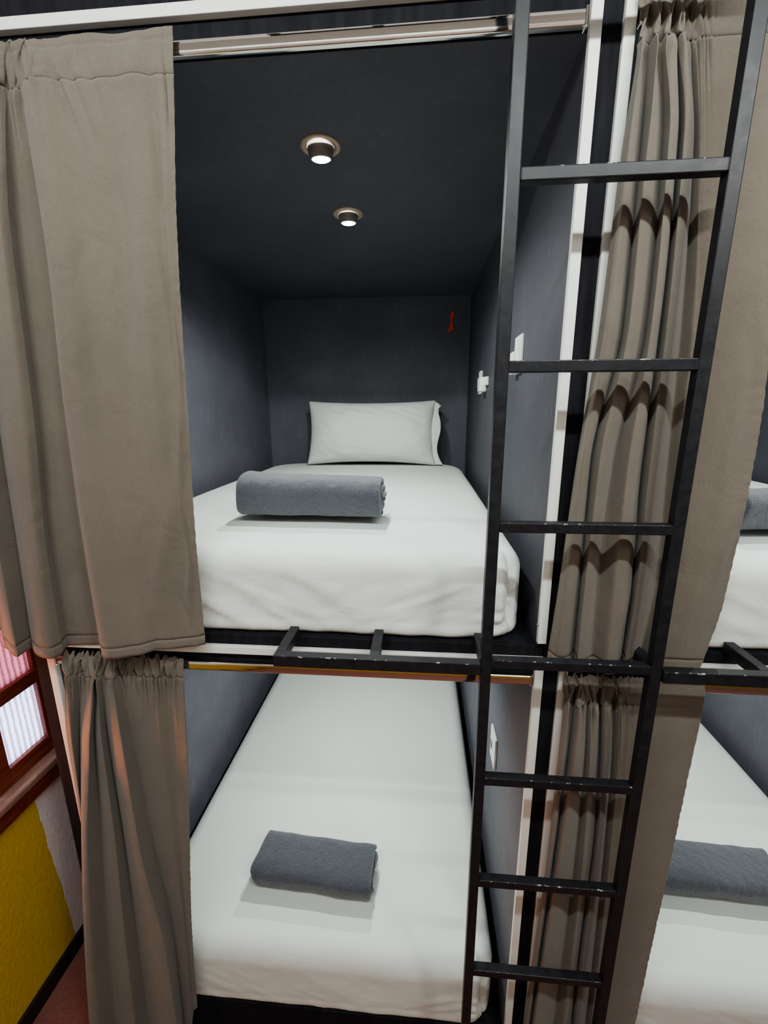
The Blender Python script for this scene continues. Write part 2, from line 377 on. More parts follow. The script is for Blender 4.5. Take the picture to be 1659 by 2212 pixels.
NET_D = [
    [(0.194, 0.108, 1.452), (0.205, 0.108, 1.452), (0.215, 0.108, 1.452), (0.226, 0.108, 1.452), (0.243, 0.108, 1.452), (0.255, 0.108, 1.452), (0.271, 0.108, 1.452), (0.287, 0.108, 1.452), (0.302, 0.108, 1.452), (0.318, 0.108, 1.452), (0.369, 0.108, 1.452), (0.441, 0.108, 1.452), (0.506, 0.108, 1.452)],
    [(0.197, 0.104, 1.412), (0.201, 0.091, 1.412), (0.219, 0.111, 1.412), (0.221, 0.084, 1.412), (0.246, 0.105, 1.412), (0.252, 0.090, 1.412), (0.278, 0.112, 1.412), (0.281, 0.089, 1.412), (0.309, 0.110, 1.412), (0.321, 0.100, 1.412), (0.369, 0.097, 1.412), (0.440, 0.097, 1.412), (0.505, 0.099, 1.412)],
    [(0.194, 0.100, 1.225), (0.192, 0.075, 1.225), (0.219, 0.114, 1.225), (0.216, 0.060, 1.225), (0.258, 0.102, 1.225), (0.258, 0.072, 1.225), (0.297, 0.115, 1.225), (0.289, 0.070, 1.225), (0.326, 0.112, 1.225), (0.335, 0.092, 1.225), (0.371, 0.086, 1.225), (0.429, 0.086, 1.225), (0.496, 0.090, 1.225)],
    [(0.193, 0.100, 0.941), (0.189, 0.075, 0.941), (0.213, 0.114, 0.941), (0.208, 0.060, 0.941), (0.266, 0.102, 0.941), (0.272, 0.072, 0.941), (0.311, 0.115, 0.941), (0.302, 0.070, 0.941), (0.338, 0.112, 0.941), (0.348, 0.092, 0.941), (0.378, 0.086, 0.941), (0.434, 0.086, 0.941), (0.492, 0.090, 0.941)],
    [(0.185, 0.100, 0.651), (0.182, 0.075, 0.651), (0.206, 0.114, 0.651), (0.197, 0.060, 0.651), (0.266, 0.102, 0.651), (0.276, 0.072, 0.651), (0.309, 0.115, 0.651), (0.302, 0.070, 0.651), (0.348, 0.112, 0.651), (0.356, 0.092, 0.651), (0.382, 0.086, 0.651), (0.429, 0.086, 0.651), (0.485, 0.090, 0.651)],
    [(0.169, 0.100, 0.050), (0.169, 0.075, 0.045), (0.192, 0.114, 0.040), (0.182, 0.060, 0.035), (0.258, 0.102, 0.030), (0.282, 0.072, 0.030), (0.323, 0.115, 0.030), (0.319, 0.070, 0.030), (0.361, 0.112, 0.030), (0.369, 0.092, 0.030), (0.384, 0.086, 0.030), (0.428, 0.086, 0.030), (0.474, 0.090, 0.030)],
]
# ------------------------------------------------------------------ the room
XW = -1.48
tag(obj('floor', box(-1.6, 2.6, -2.4, 2.1, -0.05, 0.0), M_CARPET), kind='structure')
tag(obj('ceiling', box(-1.6, 2.6, -2.4, 2.1, 3.42, 3.47), M_CEIL), kind='structure')
bm = new()   # wall with the window opening left out
add_box(bm, XW-0.10, XW, -2.4, 2.1, 0.0, 0.76)
add_box(bm, XW-0.10, XW, 0.47, 2.1, 0.76, 3.42)
add_box(bm, XW-0.10, XW, -2.4, -0.45, 0.76, 3.42)
add_box(bm, XW-0.10, XW, -0.45, 0.47, 2.15, 3.42)
tag(obj('wall_left', bm, M_WALL, base=(XW, 0, 0)), kind='structure')
tag(obj('wall_front', box(-1.6, 2.6, -2.5, -2.4, 0.0, 3.42), M_WALL2, base=(0, -2.4, 0)), kind='structure')
tag(obj('baseboard_left', box(XW, XW+0.012, -2.4, 2.0, 0.0, 0.066, bev=0.002), M_BASE), kind='structure')

# timber casement window in the left wall
w = thing('window_1', (XW, 0.0, 0.76), 'red timber casement window with ribbed glass left of the bunks', 'window')
del w['category']; w['kind'] = 'structure'
obj('window_board', box(XW-0.02, XW+0.018, -0.50, 0.50, 0.762, 0.822, bev=0.003), M_WOOD, w)
obj('sill', box(XW-0.08, XW+0.030, -0.50, 0.50, 0.823, 0.852, bev=0.006), M_SILL, w)
obj('jamb', box(XW-0.08, XW+0.012, 0.452, 0.47, 0.852, 2.15, bev=0.002), M_WOOD, w)
obj('jamb', box(XW-0.08, XW+0.012, -0.45, -0.432, 0.852, 2.15, bev=0.002), M_WOOD, w)
obj('head', box(XW-0.08, XW+0.012, -0.432, 0.452, 2.13, 2.15, bev=0.002), M_WOOD, w)
bars = [0.852, 1.138, 1.405, 1.68, 1.95]
for (a, c) in ((0.206, 0.452), (-0.118, 0.200), (-0.432, -0.124)):
    s = obj('casement', box(XW-0.05, XW-0.012, a, a+0.050, 0.854, 2.128, bev=0.003), M_WOOD, w)
    obj('stile', box(XW-0.05, XW-0.012, c-0.047, c, 0.854, 2.128, bev=0.003), M_WOOD, s)
    obj('bottom_rail', box(XW-0.05, XW-0.012, a+0.050, c-0.047, 0.854, 0.917, bev=0.003), M_WOOD, s)
    obj('top_rail', box(XW-0.05, XW-0.012, a+0.050, c-0.047, 2.07, 2.128, bev=0.003), M_WOOD, s)
    for k in range(4):
        z0 = (0.917, 1.187, 1.432, 1.700)[k]; z1 = (1.138, 1.382, 1.650, 2.07)[k]
        obj('glass_pane', box(XW-0.034, XW-0.028, a+0.050, c-0.047, z0, z1), M_GLASS if k == 0 else M_GLASSP, s)
        if k < 3: obj('muntin', box(XW-0.05, XW-0.012, a+0.050, c-0.047, z1, (1.187, 1.432, 1.700)[k], bev=0.003), M_WOOD, s)

# ------------------------------------------------------------------ bunk compartments
PITCH = 1.321
LEV = 1.308
YF = 0.13
def Z(z): return z + ZO

def pod(ix, iz, label):
    dx = ix*PITCH; dz = -iz*LEV
    x0, x1 = -1.12+dx, 0.128+dx
    zt = Z(0.342+dz)                      # top of the white head trim
    zc = Z(0.262+dz)                      # ceiling
    zd = Z(-0.937+dz)                     # deck
    zb = Z(-0.966+dz) if iz == 0 else 0.0
    t = thing('sleeping_compartment', ((x0+x1)/2, YF, zb), label, 'bunk compartment', 'black painted bunk compartments, two up and two down')
    obj('back_panel', box(x0-0.018, x1+0.018, 1.93, 1.95, zb, zt), M_PAINT, t)
    zlo = zd if iz == 0 else 0.0
    obj('side_panel', box(x0-0.018, x0, YF+0.004, 1.93, zlo, zc), M_PAINT, t)
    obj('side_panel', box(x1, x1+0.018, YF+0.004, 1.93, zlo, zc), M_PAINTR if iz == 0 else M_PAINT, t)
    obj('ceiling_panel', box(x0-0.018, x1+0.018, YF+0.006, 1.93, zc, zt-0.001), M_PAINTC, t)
    if iz == 0:
        obj('bed_deck', box(x0-0.016, x1+0.016, YF, 1.928, zb+0.001, zd, bev=0.002), M_DECK, t)
    else:
        obj('bed_deck', box(x0, x1, YF+0.01, 1.928, 0.0, Z(-2.284), bev=0.002), M_DECK, t)
    obj('head_fascia', box(x0+0.0005, x1-0.0005, YF+0.0032, YF+0.0058, zc, zt-0.001), M_DECK, t)
    # white angle trim round the mouth: two uprights and a head
    zl = Z(-0.925+dz) if iz == 0 else 0.004
    obj('trim_upright', box(x1-0.002, x1+0.018, YF-0.012, YF+0.003, zl, zt, bev=0.0012), M_TRIM, t)
    obj('trim_upright', box(x0-0.018, x0+0.002, YF-0.012, YF+0.003, zl, zt, bev=0.0012), M_TRIM, t)
    h = obj('trim_head', box(x0+0.002, x1-0.002, YF-0.012, YF+0.003, zt-0.020, zt, bev=0.0012), M_TRIM, t)
    if iz == 0:
        fx = new()
        M = Matrix.Translation((x1-0.003, YF-0.004, zl+0.045)) @ Matrix.Rotation(-math.pi/2, 4, 'Y')
        r = add_lathe(fx, [(0.0005, 0.0025), (0.003, 0.002), (0.004, 0.0)], M, 14)
        obj('trim_screw', fx, M_CHROME, t, True)
    return t
pod(0, 0, 'upper left bunk compartment, open mouth with two ceiling lights over pillow and towel')
pod(0, 1, 'lower left bunk compartment, open mouth below the step bar, no pillow in view')
pod(1, 0, 'upper right bunk compartment, mostly hidden behind the ladder and its long taupe curtain')
pod(1, 1, 'lower right bunk compartment at bottom right, dark wall above a white bed and towel')

def post(x0, x1, label):
    tag(obj('support_post', box(x0, x1, YF-0.004, YF+0.05, 0.0, 3.05, bev=0.002), M_DECK), label, 'post')
post(-1.180, -1.139, 'slim black post at the left end of the bunks, beside the window')
post(0.1470, 0.1822, 'black post between the two white uprights, behind the ladder')
# black fascia board of the tier above
tag(obj('fascia_board', box(-1.1385, 0.1465, YF, YF+0.05, Z(0.3425), Z(0.43), bev=0.002), M_DECK),
    'black fascia board above the white head trim of the upper left bunk', 'fascia board')

# ------------------------------------------------------------------ curtain rods (flat oval chrome tube)
def rod(xa, xb, zc_, label):
    t = thing('curtain_rod', ((xa+xb)/2, 0.125, zc_), label, 'curtain rod', 'chrome curtain rods across the bunk mouths')
    loop = []
    hz, hy = 0.0125, 0.0075
    for k in range(28):
        a = 2*math.pi*k/28
        c, s = math.cos(a), math.sin(a)
        loop.append((0.125 + hy*math.copysign(abs(c)**0.45, c), zc_ + hz*math.copysign(abs(s)**0.55, s)))
    bm = new(); add_extrude_x(bm, loop, xa, xb)
    obj('tube', bm, M_CHROME, t, False)
    for x, s in ((xa, -1), (xb, 1)):
        bm = new()
        add_box(bm, min(x, x+s*0.006), max(x, x+s*0.006), 0.116, 0.134, zc_-0.015, zc_+0.015, bev=0.002)
        obj('end_bracket', bm, M_CHROME, t)
    return t
rod(-1.108, 0.116, Z(0.274), 'chrome curtain rod across the top of the upper left bunk')
rod(-1.108, 0.116, Z(-1.025), 'chrome curtain rod under the step bar across the lower left bunk')
rod(-1.108+PITCH, 0.118+PITCH, Z(0.274), 'chrome curtain rod behind the heading of the upper right curtain')
rod(-1.108+PITCH, 0.118+PITCH, Z(-1.025), 'chrome curtain rod across the lower right bunk, right of the ladder')

# ------------------------------------------------------------------ curtains
def curtain(net, label, gather, hh, seed, amp=0.009, ruffle=0.010, relief=(), pl=1.0, amp2=0.95):
    """net: levels of (x, y, z) control points from top to hem; gather = (u0, u1) range of tight gathers; hh heading height"""
    A = np.array(net); nl, nc, _ = A.shape
    NU, NV = 300, 190
    uu = np.linspace(0, nc-1, NU)
    rows = np.zeros((nl, NU, 3))
    for i in range(nl):
        for k in range(3):
            rows[i, :, k] = fold_profile(A[i, :, 1], uu) if k == 1 else pchip(np.arange(nc), A[i, :, k], uu)
    ztop = A[0, :, 2].mean(); zbot = A[-1, :, 2].mean()
    # vertical samples, denser at the heading
    tv = np.linspace(0, 1, NV)**1.35
    lv = np.array([(ztop - A[i, :, 2].mean())/(ztop-zbot) for i in range(nl)])
    P = np.zeros((NV, NU, 3))
    for j in range(NU):
        for k in range(3):
            P[:, j, k] = pchip(lv, rows[:, j, k], tv)
    rng = np.random.RandomState(seed)
    U = np.linspace(0, 1, NU)
    g = 1/(1+np.exp(-(U-gather[0])/0.012)) * 1/(1+np.exp((U-gather[1])/0.02))
    f1 = np.zeros(NU); f2 = np.zeros(NU)
    # gather profiles measured along the real cloth x
    xs = P[0, :, 0]
    ph = rng.rand(8)*6.28
    s = xs*2*math.pi/pl
    f1 = np.sin(s/0.0135+ph[0]+1.3*np.sin(s/0.05+ph[1])) + 0.6*np.sin(s/0.0087+ph[2]+1.1*np.sin(s/0.041+ph[6]))
    f2 = np.sin(s/0.026+ph[3]+1.4*np.sin(s/0.085+ph[4])) + 0.5*np.sin(s/0.0135+ph[0]+1.3*np.sin(s/0.05+ph[1]))
    H = ztop-zbot
    for i in range(NV):
        d = tv[i]*H                       # distance below the top
        if d < hh:
            wgt = 0.55+0.45*math.sin(math.pi*min(1, d/hh))
            a = amp*0.55*wgt
            P[i, :, 1] += g*(a*f1)
            # slanting pull lines in the pocket
            P[i, :, 0] += g*0.006*np.sin(s/0.03+ph[5]+d*60)
            P[i, :, 2] += g*ruffle*0.35*f1*max(0, 1-d/(0.35*hh)) + (1-g)*ruffle*0.25*np.sin(s/0.16+ph[7])*max(0, 1-d/(0.35*hh))
            # stitched seams above and below the rod pocket
        else:
            q = d-hh
            P[i, :, 1] += g*(amp*0.55*f1*math.exp(-q/0.03) + amp*amp2*f2*math.exp(-q/0.07)*min(1, q/0.02))
        for dd, w_, dep in ((hh*0.22, 0.0022, 0.0016), (hh, 0.0026, 0.0022)):
            P[i, :, 1] += dep*math.exp(-((d-dd)/w_)**2)
        # puckers along the side hem
        e = np.exp(-((U-1)/0.028)**2)
        P[i, :, 1] += e*0.0016*(math.sin(d*2*math.pi/0.027+2.5*math.sin(d*17))*0.6+noise.noise(Vector((d*26, seed, 0)))*1.2)*min(1, d/0.3)
        # slow drapes and slanting creases over the whole cloth
        for (uc, dc, sl, wd, dep, ln) in relief:
            line = U-uc-sl*(d-dc)
            P[i, :, 1] -= dep*np.exp(-(line/wd)**2)*math.exp(-((d-dc)/ln)**2)
    ih = int(np.searchsorted(tv*H, hh))
    ib = int(np.searchsorted(tv*H, H-0.028))
    t = thing('privacy_curtain', (float(P[-1, :, 0].mean()), 0.1, float(P[-1, :, 2].min())), label, 'curtain', 'taupe curtains on the bunk compartments')
    def piece(name, R, m):
        # front sheet and back sheet 1.6 mm apart
        o = obj(name, grid_bm(R), m, t, True)
        so = o.modifiers.new('thick', 'SOLIDIFY'); so.thickness = 0.0016; so.offset = 0
        return o
    piece('gathered_heading', P[:ih+1], M_HEADING)
    piece('drape', P[ih:ib+1], M_CURTAIN)
    piece('hem', P[ib:], M_HEADING)
    return t, P

curtain(NET_A, 'broad taupe curtain drawn to the left of the upper left bunk', (-0.2, 0.66), 0.072, 3, 0.0075,
        relief=[(0.705, 0.10, 0.35, 0.008, -0.009, 0.07), (0.735, 0.10, 0.30, 0.009, -0.008, 0.07), (0.765, 0.10, 0.22, 0.009, -0.007, 0.08),
                (0.80, 0.42, 0.02, 0.022, -0.013, 0.30), (0.86, 0.62, 0.06, 0.020, 0.010, 0.26), (0.89, 0.20, 0.16, 0.014, -0.011, 0.15), (0.915, 0.44, 0.20, 0.015, -0.009, 0.14),
                (0.935, 0.10, 0.25, 0.009, -0.007, 0.07), (0.965, 0.56, 0.20, 0.012, -0.007, 0.10), (0.84, 0.05, -0.10, 0.02, 0.004, 0.05),
                (0.93, 0.80, -0.14, 0.022, 0.009, 0.10), (0.86, 0.98, -0.24, 0.022, 0.008, 0.12), (0.93, 1.10, -0.22, 0.020, 0.009, 0.09), (0.95, 0.98, 0.22, 0.014, -0.008, 0.08), (0.90, 1.16, 0.30, 0.014, -0.006, 0.05)])
curtain(NET_B, 'gathered taupe curtain at the left of the lower left bunk, orange-lit folds', (-0.2, 0.97), 0.052, 5, 0.012, 0.016, pl=0.85, amp2=0.4)
curtain(NET_C, 'tall pleated taupe curtain hanging behind the upper ladder rungs', (-0.2, 0.80), 0.072, 11, 0.009, 0.012, pl=0.6,
        relief=[(0.92, 0.75, -0.12, 0.02, 0.006, 0.12), (0.95, 0.95, -0.25, 0.03, 0.007, 0.10), (0.88, 1.05, -0.3, 0.03, 0.007, 0.10), (0.5, 0.95, 0.2, 0.03, 0.006, 0.05), (0.45, 1.08, -0.3, 0.03, 0.006, 0.06), (0.72, 1.12, -0.2, 0.03, 0.010, 0.07), (0.97, 0.55, 0.1, 0.02, 0.005, 0.1)])
curtain(NET_D, 'dim taupe curtain hanging behind the lower ladder rungs', (-0.2, 0.80), 0.060, 17, 0.009, 0.010, pl=0.6)

# ------------------------------------------------------------------ beds
def spaced(n, r, L):
    """coordinates from 0 to L, dense in the rounded ends"""
    a = np.linspace(0, r, 9)
    m = np.linspace(r, L-r, n)[1:-1]
    return np.concatenate([a, m, L-r+a])

def mattress(x0, x1, y0, y1, z0, z1, r, label, wr, seed):
    X = spaced(60, r, x1-x0)+x0; Y = spaced(70, r, y1-y0)+y0; Zs = spaced(14, r, z1-z0)+z0
    bm = new(); cache = {}
    def vert(p):
        key = tuple(round(c, 5) for c in p)
        if key in cache: return cache[key]
        q = np.array(p)
        # rounded edges
        lo = np.array([x0+r, y0+r, z0+r]); hi = np.array([x1-r, y1-r, z1-r])
        c = np.minimum(np.maximum(q, lo), hi)
        d = q-c; n = np.linalg.norm(d)
        nd = d/n if n > 1e-9 else np.zeros(3)
        s = c + nd*r if n > 1e-9 else q
        if q[2] < z0+r:                     # tighter lower arris
            rb = 0.022
            lo2 = np.array([x0+rb, y0+rb, z0+rb]); hi2 = np.array([x1-rb, y1-rb, z1])
            c2 = np.minimum(np.maximum(q, lo2), hi2); d2 = q-c2; n2_ = np.linalg.norm(d2)
            sb_ = c2+d2/n2_*rb if n2_ > 1e-9 else q
            w_ = min(1.0, max(0.0, (z0+r-q[2])/(r*0.5)))
            s = s*(1-w_)+sb_*w_
        # rounder plan corners
        rc = 0.095 if s[1] < (y0+y1)/2 else 0.24
        cx = min(max(s[0], x0+rc), x1-rc); cy = min(max(s[1], y0+rc), y1-rc)
        dx, dy = s[0]-cx, s[1]-cy
        if dx and dy:
            l = math.hypot(dx, dy); m_ = max(abs(dx), abs(dy))
            s[0] = cx+dx/l*m_; s[1] = cy+dy/l*m_
        # crown of the top and belly of the sides
        u = (s[0]-x0)/(x1-x0)*2-1; v = (s[1]-y0)/(y1-y0)*2-1
        hgt = (s[2]-z0)/(z1-z0)
        s[2] += 0.010*max(0, hgt)*((1-u*u)*(1-v**4)-0.4)
        # wrinkles of the sheet on the front face
        if nd[1] < -0.3 or (s[1]-y0) < 0.02:
            nn = noise.noise(Vector((s[0]*5+s[2]*6+seed, s[2]*3, seed)))
            n2 = noise.noise(Vector((s[0]*16-s[2]*12, s[2]*9+seed, 3)))
            s[1] += wr*(nn*0.7+n2*0.25)*max(0, 1-((hgt-0.4)/0.6)**2)
            # diagonal creases pulled from both sides towards the middle of the lower edge
            uu_ = (s[0]-x0)/(x1-x0)
            wl = 1/(1+math.exp((uu_-0.62)/0.05))
            for sgn, wgt, slope in ((1, wl, 0.55), (-1, 1-wl, 0.50)):
                p_ = sgn*s[0]*slope+s[2]; q_ = sgn*s[0]-s[2]*slope
                r_ = noise.noise(Vector((p_*34+seed, q_*4.0, seed)))
                r2 = noise.noise(Vector((p_*75+seed, q_*7.0, seed+5)))
                s[1] -= wgt*wr*(0.85*max(0, r_)**1.0+0.30*r2)*max(0, 1-((hgt-0.38)/0.46)**2)
            # gathered tuck at the front corners of the fitted sheet
            for xc in (x0+0.060, x1-0.060):
                s[1] -= 0.010*math.exp(-((s[0]-xc)/0.009)**2)*max(0, math.sin(min(1, hgt*1.15)*math.pi))
                s[1] += 0.005*math.exp(-((s[0]-xc)/0.035)**2)*math.sin(hgt*38+seed)*max(0, 1-abs(hgt-0.3)/0.3)
            s[2] += 0.006*abs(noise.noise(Vector((s[0]*9, 1.0, seed))))*(1-hgt)
        nz = noise.noise(Vector((s[0]*2.2, s[1]*2.2, seed)))
        if nd[2] >= 0: s[2] += 0.003*nz*hgt
        vv = bm.verts.new(s); cache[key] = vv
        return vv
    def face(A, B, f):
        for i in range(len(A)-1):
            for j in range(len(B)-1):
                bm.faces.new([vert(f(A[i], B[j])), vert(f(A[i+1], B[j])), vert(f(A[i+1], B[j+1])), vert(f(A[i], B[j+1]))])
    face(X, Y, lambda a, c: (a, c, z1)); face(X, Y, lambda a, c: (a, c, z0))
    face(X, Zs, lambda a, c: (a, y0, c)); face(X, Zs, lambda a, c: (a, y1, c))
    face(Y, Zs, lambda a, c: (x0, a, c)); face(Y, Zs, lambda a, c: (x1, a, c))
    o = obj('mattress', bm, M_SHEET, None, True, base=((x0+x1)/2, (y0+y1)/2, z0))
    tag(o, label, 'mattress', 'mattresses in white fitted sheets')
    return o
MX0, MX1 = -1.075, 0.098
mattress(MX0, MX1, 0.136, 1.905, Z(-0.936), Z(-0.708), 0.060, 'white-sheeted mattress under the pillow on the upper left bunk', 0.014, 1.3)
mattress(MX0, MX1, 0.138, 1.905, Z(-2.283), Z(-2.045), 0.062, 'white-sheeted mattress on the lower left bunk, shaded front edge', 0.005, 4.1)
mattress(MX0+PITCH, MX1+PITCH, 0.136, 1.905, Z(-0.936), Z(-0.708), 0.060, 'white-sheeted mattress on the upper right bunk, showing right of the tall curtain', 0.012, 7.7)
mattress(MX0+PITCH, MX1+PITCH, 0.138, 1.905, Z(-2.283), Z(-2.045), 0.062, 'white-sheeted mattress on the lower right bunk beside the dim curtain', 0.005, 9.2)

# pillow leaning on the back wall
def pillow():
    W, H, T = 0.768, 0.385, 0.112
    t = thing('pillow', (-0.445, 1.75, Z(-0.70)), 'white pillow leaning on the dark back wall of the upper left bunk', 'pillow')
    base = Vector((-0.450, 1.715, Z(-0.704))); lean = math.radians(14)
    def place(x, y, z):                    # local: x along, y thickness (towards the wall +), z up
        return Vector((x, y*math.cos(lean)+z*math.sin(lean), z*math.cos(lean)-y*math.sin(lean))) + base
    n1, n2 = 70, 44
    bm = new(); F, B = [], []
    for j in range(n2+1):
        v = -1+2*j/n2; fr, br = [], []
        for i in range(n1+1):
            u = -1+2*i/n1
            pin = 0.060*(1-v*v); pin2 = 0.11*(1-u*u)
            x = u*W/2*(1-pin*abs(u)**3); z = H/2+v*H/2*(1-pin2*abs(v)**3)
            h = T*max(0, (1-abs(u)**3.0))**0.55*max(0, (1-abs(v)**2.6))**0.55
            nz = noise.noise(Vector((u*2.3, v*2.1, 5)))*0.014 + noise.noise(Vector((u*7+v*5, v*6, 2)))*0.007
            # creases running from the lower corners
            ca = 0.006*math.sin((v+1)*16+u*3)*math.exp(-((u+1)/0.18)**2-((v+1)/0.5)**2) + 0.006*math.sin((v+1)*15-u*9)*math.exp(-((u-1)/0.22)**2)
            e = (1-abs(u)**6)*(1-abs(v)**6)
            fr.append(place(x, -h+(nz+ca)*e, z)); br.append(place(x, h*0.7, z))
        F.append([bm.verts.new(p) for p in fr])
        B.append([F[j][i] if (i in (0, n1) or j in (0, n2)) else bm.verts.new(br[i]) for i in range(n1+1)])
    for j in range(n2):
        for i in range(n1):
            bm.faces.new((F[j][i], F[j][i+1], F[j+1][i+1], F[j+1][i]))
            q = [B[j][i], B[j+1][i], B[j+1][i+1], B[j][i+1]]
            if len(set(q)) == 4 and not (set(q) == {F[j][i], F[j][i+1], F[j+1][i+1], F[j+1][i]}):
                try: bm.faces.new(q)
                except ValueError: pass
    obj('cushion', bm, M_PILLOW, t, True)
    # open end of the pillowcase, a loose flap folded round the right side
    P = np.zeros((40, 14, 3))
    for j in range(40):
        v = -1+2*j/39
        for i in range(14):
            s = i/13
            x0_ = W/2*(1-0.060*(1-v*v)) - 0.012
            x = x0_ + s*(0.050+0.012*math.sin(v*5+1.0))
            y = -0.012*math.sin(v*7+s*2)*s - 0.020*s*math.cos(v*2.2)*(1 if v < 0.75 else 0.3)+0.010*math.sin(v*13)*s*s
            z = H/2+v*H/2*(1-0.02) + s*0.012*math.sin(v*3+0.5) - (0.030*s if v > 0.7 else 0)*((v-0.7)/0.3)
            P[j, i] = place(x, y, max(z, 0.004))
    o = obj('pillowcase_flap', grid_bm(P), M_PILLOW, t, True)
    so = o.modifiers.new('thick', 'SOLIDIFY'); so.thickness = 0.003; so.offset = 0
    tag(o, 'loose open end of the pillowcase')
pillow()

# folded and rolled grey towels
def towel(x0, x1, yc, z0, a, b_, rz, turns, thick, label, seed, droop=0.0, flap=0.0):
    bm = new()
    nx = 46; nth = int(turns*64)
    rngl = lambda th, q: noise.noise(Vector((th*0.35, q, seed)))
    rings = []
    L = x1-x0
    for k in range(nth+1):
        th = 2*math.pi*turns*k/nth
        aa = a-thick*th/(2*math.pi)*0.98; bb = b_-thick*th/(2*math.pi)*0.98
        aa = max(aa, 0.012); bb = max(bb, 0.006)
        ang = th + flap
        c, s = math.cos(ang), math.sin(ang)
        y = aa*math.copysign(abs(c)**0.66, c); z = bb*math.copysign(abs(s)**0.72, s)
        e0 = 0.020*rngl(th*2.2, 2.0) - 0.004*th/(2*math.pi); e1 = 0.020*rngl(th*2.2, 9.0) + 0.003*th/(2*math.pi)
        row = []
        for i in range(nx+1):
            u = i/nx
            x = x0+e0+(L+e1-e0)*u
            bl = 0.005*noise.noise(Vector((u*3.2, th*0.55, seed)))+0.0022*noise.noise(Vector((u*11, th*2.1, seed+3)))
            edge = 0.004*(math.exp(-u/0.03)+math.exp(-(1-u)/0.03))
            sc = 1+(bl+edge*0.6)/max(aa, 0.03)
            zz = z*sc + droop*(u-0.5)*max(0, s)*-1.0
            row.append(Vector((x-(x0+x1)/2, y*sc, max(zz, -b_+0.001+thick*th/(2*math.pi)*0.9 if s < 0 else -1))))
        rings.append(row)
    R = Matrix.Rotation(rz, 4, 'Z')
    T = Vector(((x0+x1)/2, yc, z0+b_))
    V = [[bm.verts.new(R @ p + T) for p in row] for row in rings]
    for k in range(nth):
        for i in range(nx):
            bm.faces.new((V[k][i], V[k][i+1], V[k+1][i+1], V[k+1][i]))
    o = obj('folded_towel', bm, M_TOWEL, None, True, base=((x0+x1)/2, yc, z0))
    so = o.modifiers.new('thick', 'SOLIDIFY'); so.thickness = thick*0.86; so.offset = -1
    so.use_rim = True
    sb = o.modifiers.new('soft', 'SUBSURF'); sb.levels = 1; sb.render_levels = 1
    tag(o, label, 'towel', 'charcoal towels on the beds')
    return o
towel(-0.674, -0.268, 0.405, Z(-0.704), 0.088, 0.071, math.radians(-1.0), 2.6, 0.021, 'charcoal folded towel on the upper left bed in front of the pillow', 2.0, 0.012, math.radians(295))
towel(-0.722, -0.302, 0.375, Z(-2.040), 0.092, 0.046, math.radians(-3.0), 2.1, 0.019, 'charcoal folded towel on the lower left bed casting a double shadow', 5.0, 0.010, math.radians(10))
towel(0.640, 1.06, 0.335, Z(-0.704), 0.082, 0.062, math.radians(1.0), 2.7, 0.020, 'charcoal rolled towel half hidden by the curtain on the upper right bed', 8.0, 0.0, math.radians(300))
towel(0.680, 1.105, 0.462, Z(-2.040), 0.092, 0.050, math.radians(-2.0), 2.2, 0.020, 'charcoal folded towel on the lower right bed', 12.0, 0.008, math.radians(10))

# ------------------------------------------------------------------ ladder with its step bars
lad = thing('ladder', (0.161, 0.011, 0.0), 'black square-tube steel ladder with chipped rungs standing before the bunks', 'ladder')
SW = 0.0225
LW = 0.322
BV = 0.0019
obj('stile', box(-SW, 0, 0, SW, 0.0, 3.30, bev=BV), M_STEEL, lad)
obj('stile', box(LW, LW+SW, 0, SW, 0.0, 3.30, bev=BV), M_STEEL, lad)
for k in range(-1, 8):
    zt = Z(-0.3*k)
    r = obj('rung', box(0.0004, LW-0.0004, 0.0005, SW-0.0005, zt-0.0205, zt, bev=BV), M_RUNG, lad)
    if 0 <= k < 7:
        # weld beads where the rung meets the stiles
        for xx in (0.0012, LW-0.0012):
            bm = new(); n_ = 26; sec = 8
            rg = []
            for q in range(n_+1):
                zz = zt-0.0008-0.0189*q/n_
                rr = (0.0010+0.0005*abs(math.sin(q*0.85)))*(0.35 if q in (0, n_) else 1)
                rg.append([bm.verts.new((xx+rr*math.cos(2*math.pi*j/sec), 0.0010+rr*math.sin(2*math.pi*j/sec), zz)) for j in range(sec)])
            for p, q in zip(rg[:-1], rg[1:]):
                for j in range(sec):
                    bm.faces.new((p[j], p[(j+1) % sec], q[(j+1) % sec], q[j]))
            bm.faces.new(rg[0]); bm.faces.new(rg[-1][::-1])
            obj('weld_bead', bm, M_STEEL, r, True)
for zt in (Z(-0.907), Z(0.401)):
    for xa, xb, arms in ((-0.473, -SW-0.0003, (-0.473, -0.262)), (LW+SW+0.0003, 0.795, (0.545, 0.7725))):
        br = obj('step_bar', box(xa, xb, -0.006, SW-0.006, zt-0.027, zt, bev=BV), M_RUNG, lad)
        for xx in arms:
            obj('step_arm', box(xx, xx+SW, SW-0.0062, YF-0.0005, zt-0.027, zt-0.0005, bev=BV), M_STEEL, br)
    for xx in (-SW+0.0005, LW+0.0005):
        obj('wall_arm', box(xx, xx+SW-0.001, SW, YF-0.0005, zt-0.027, zt-0.0005, bev=BV), M_STEEL, lad)

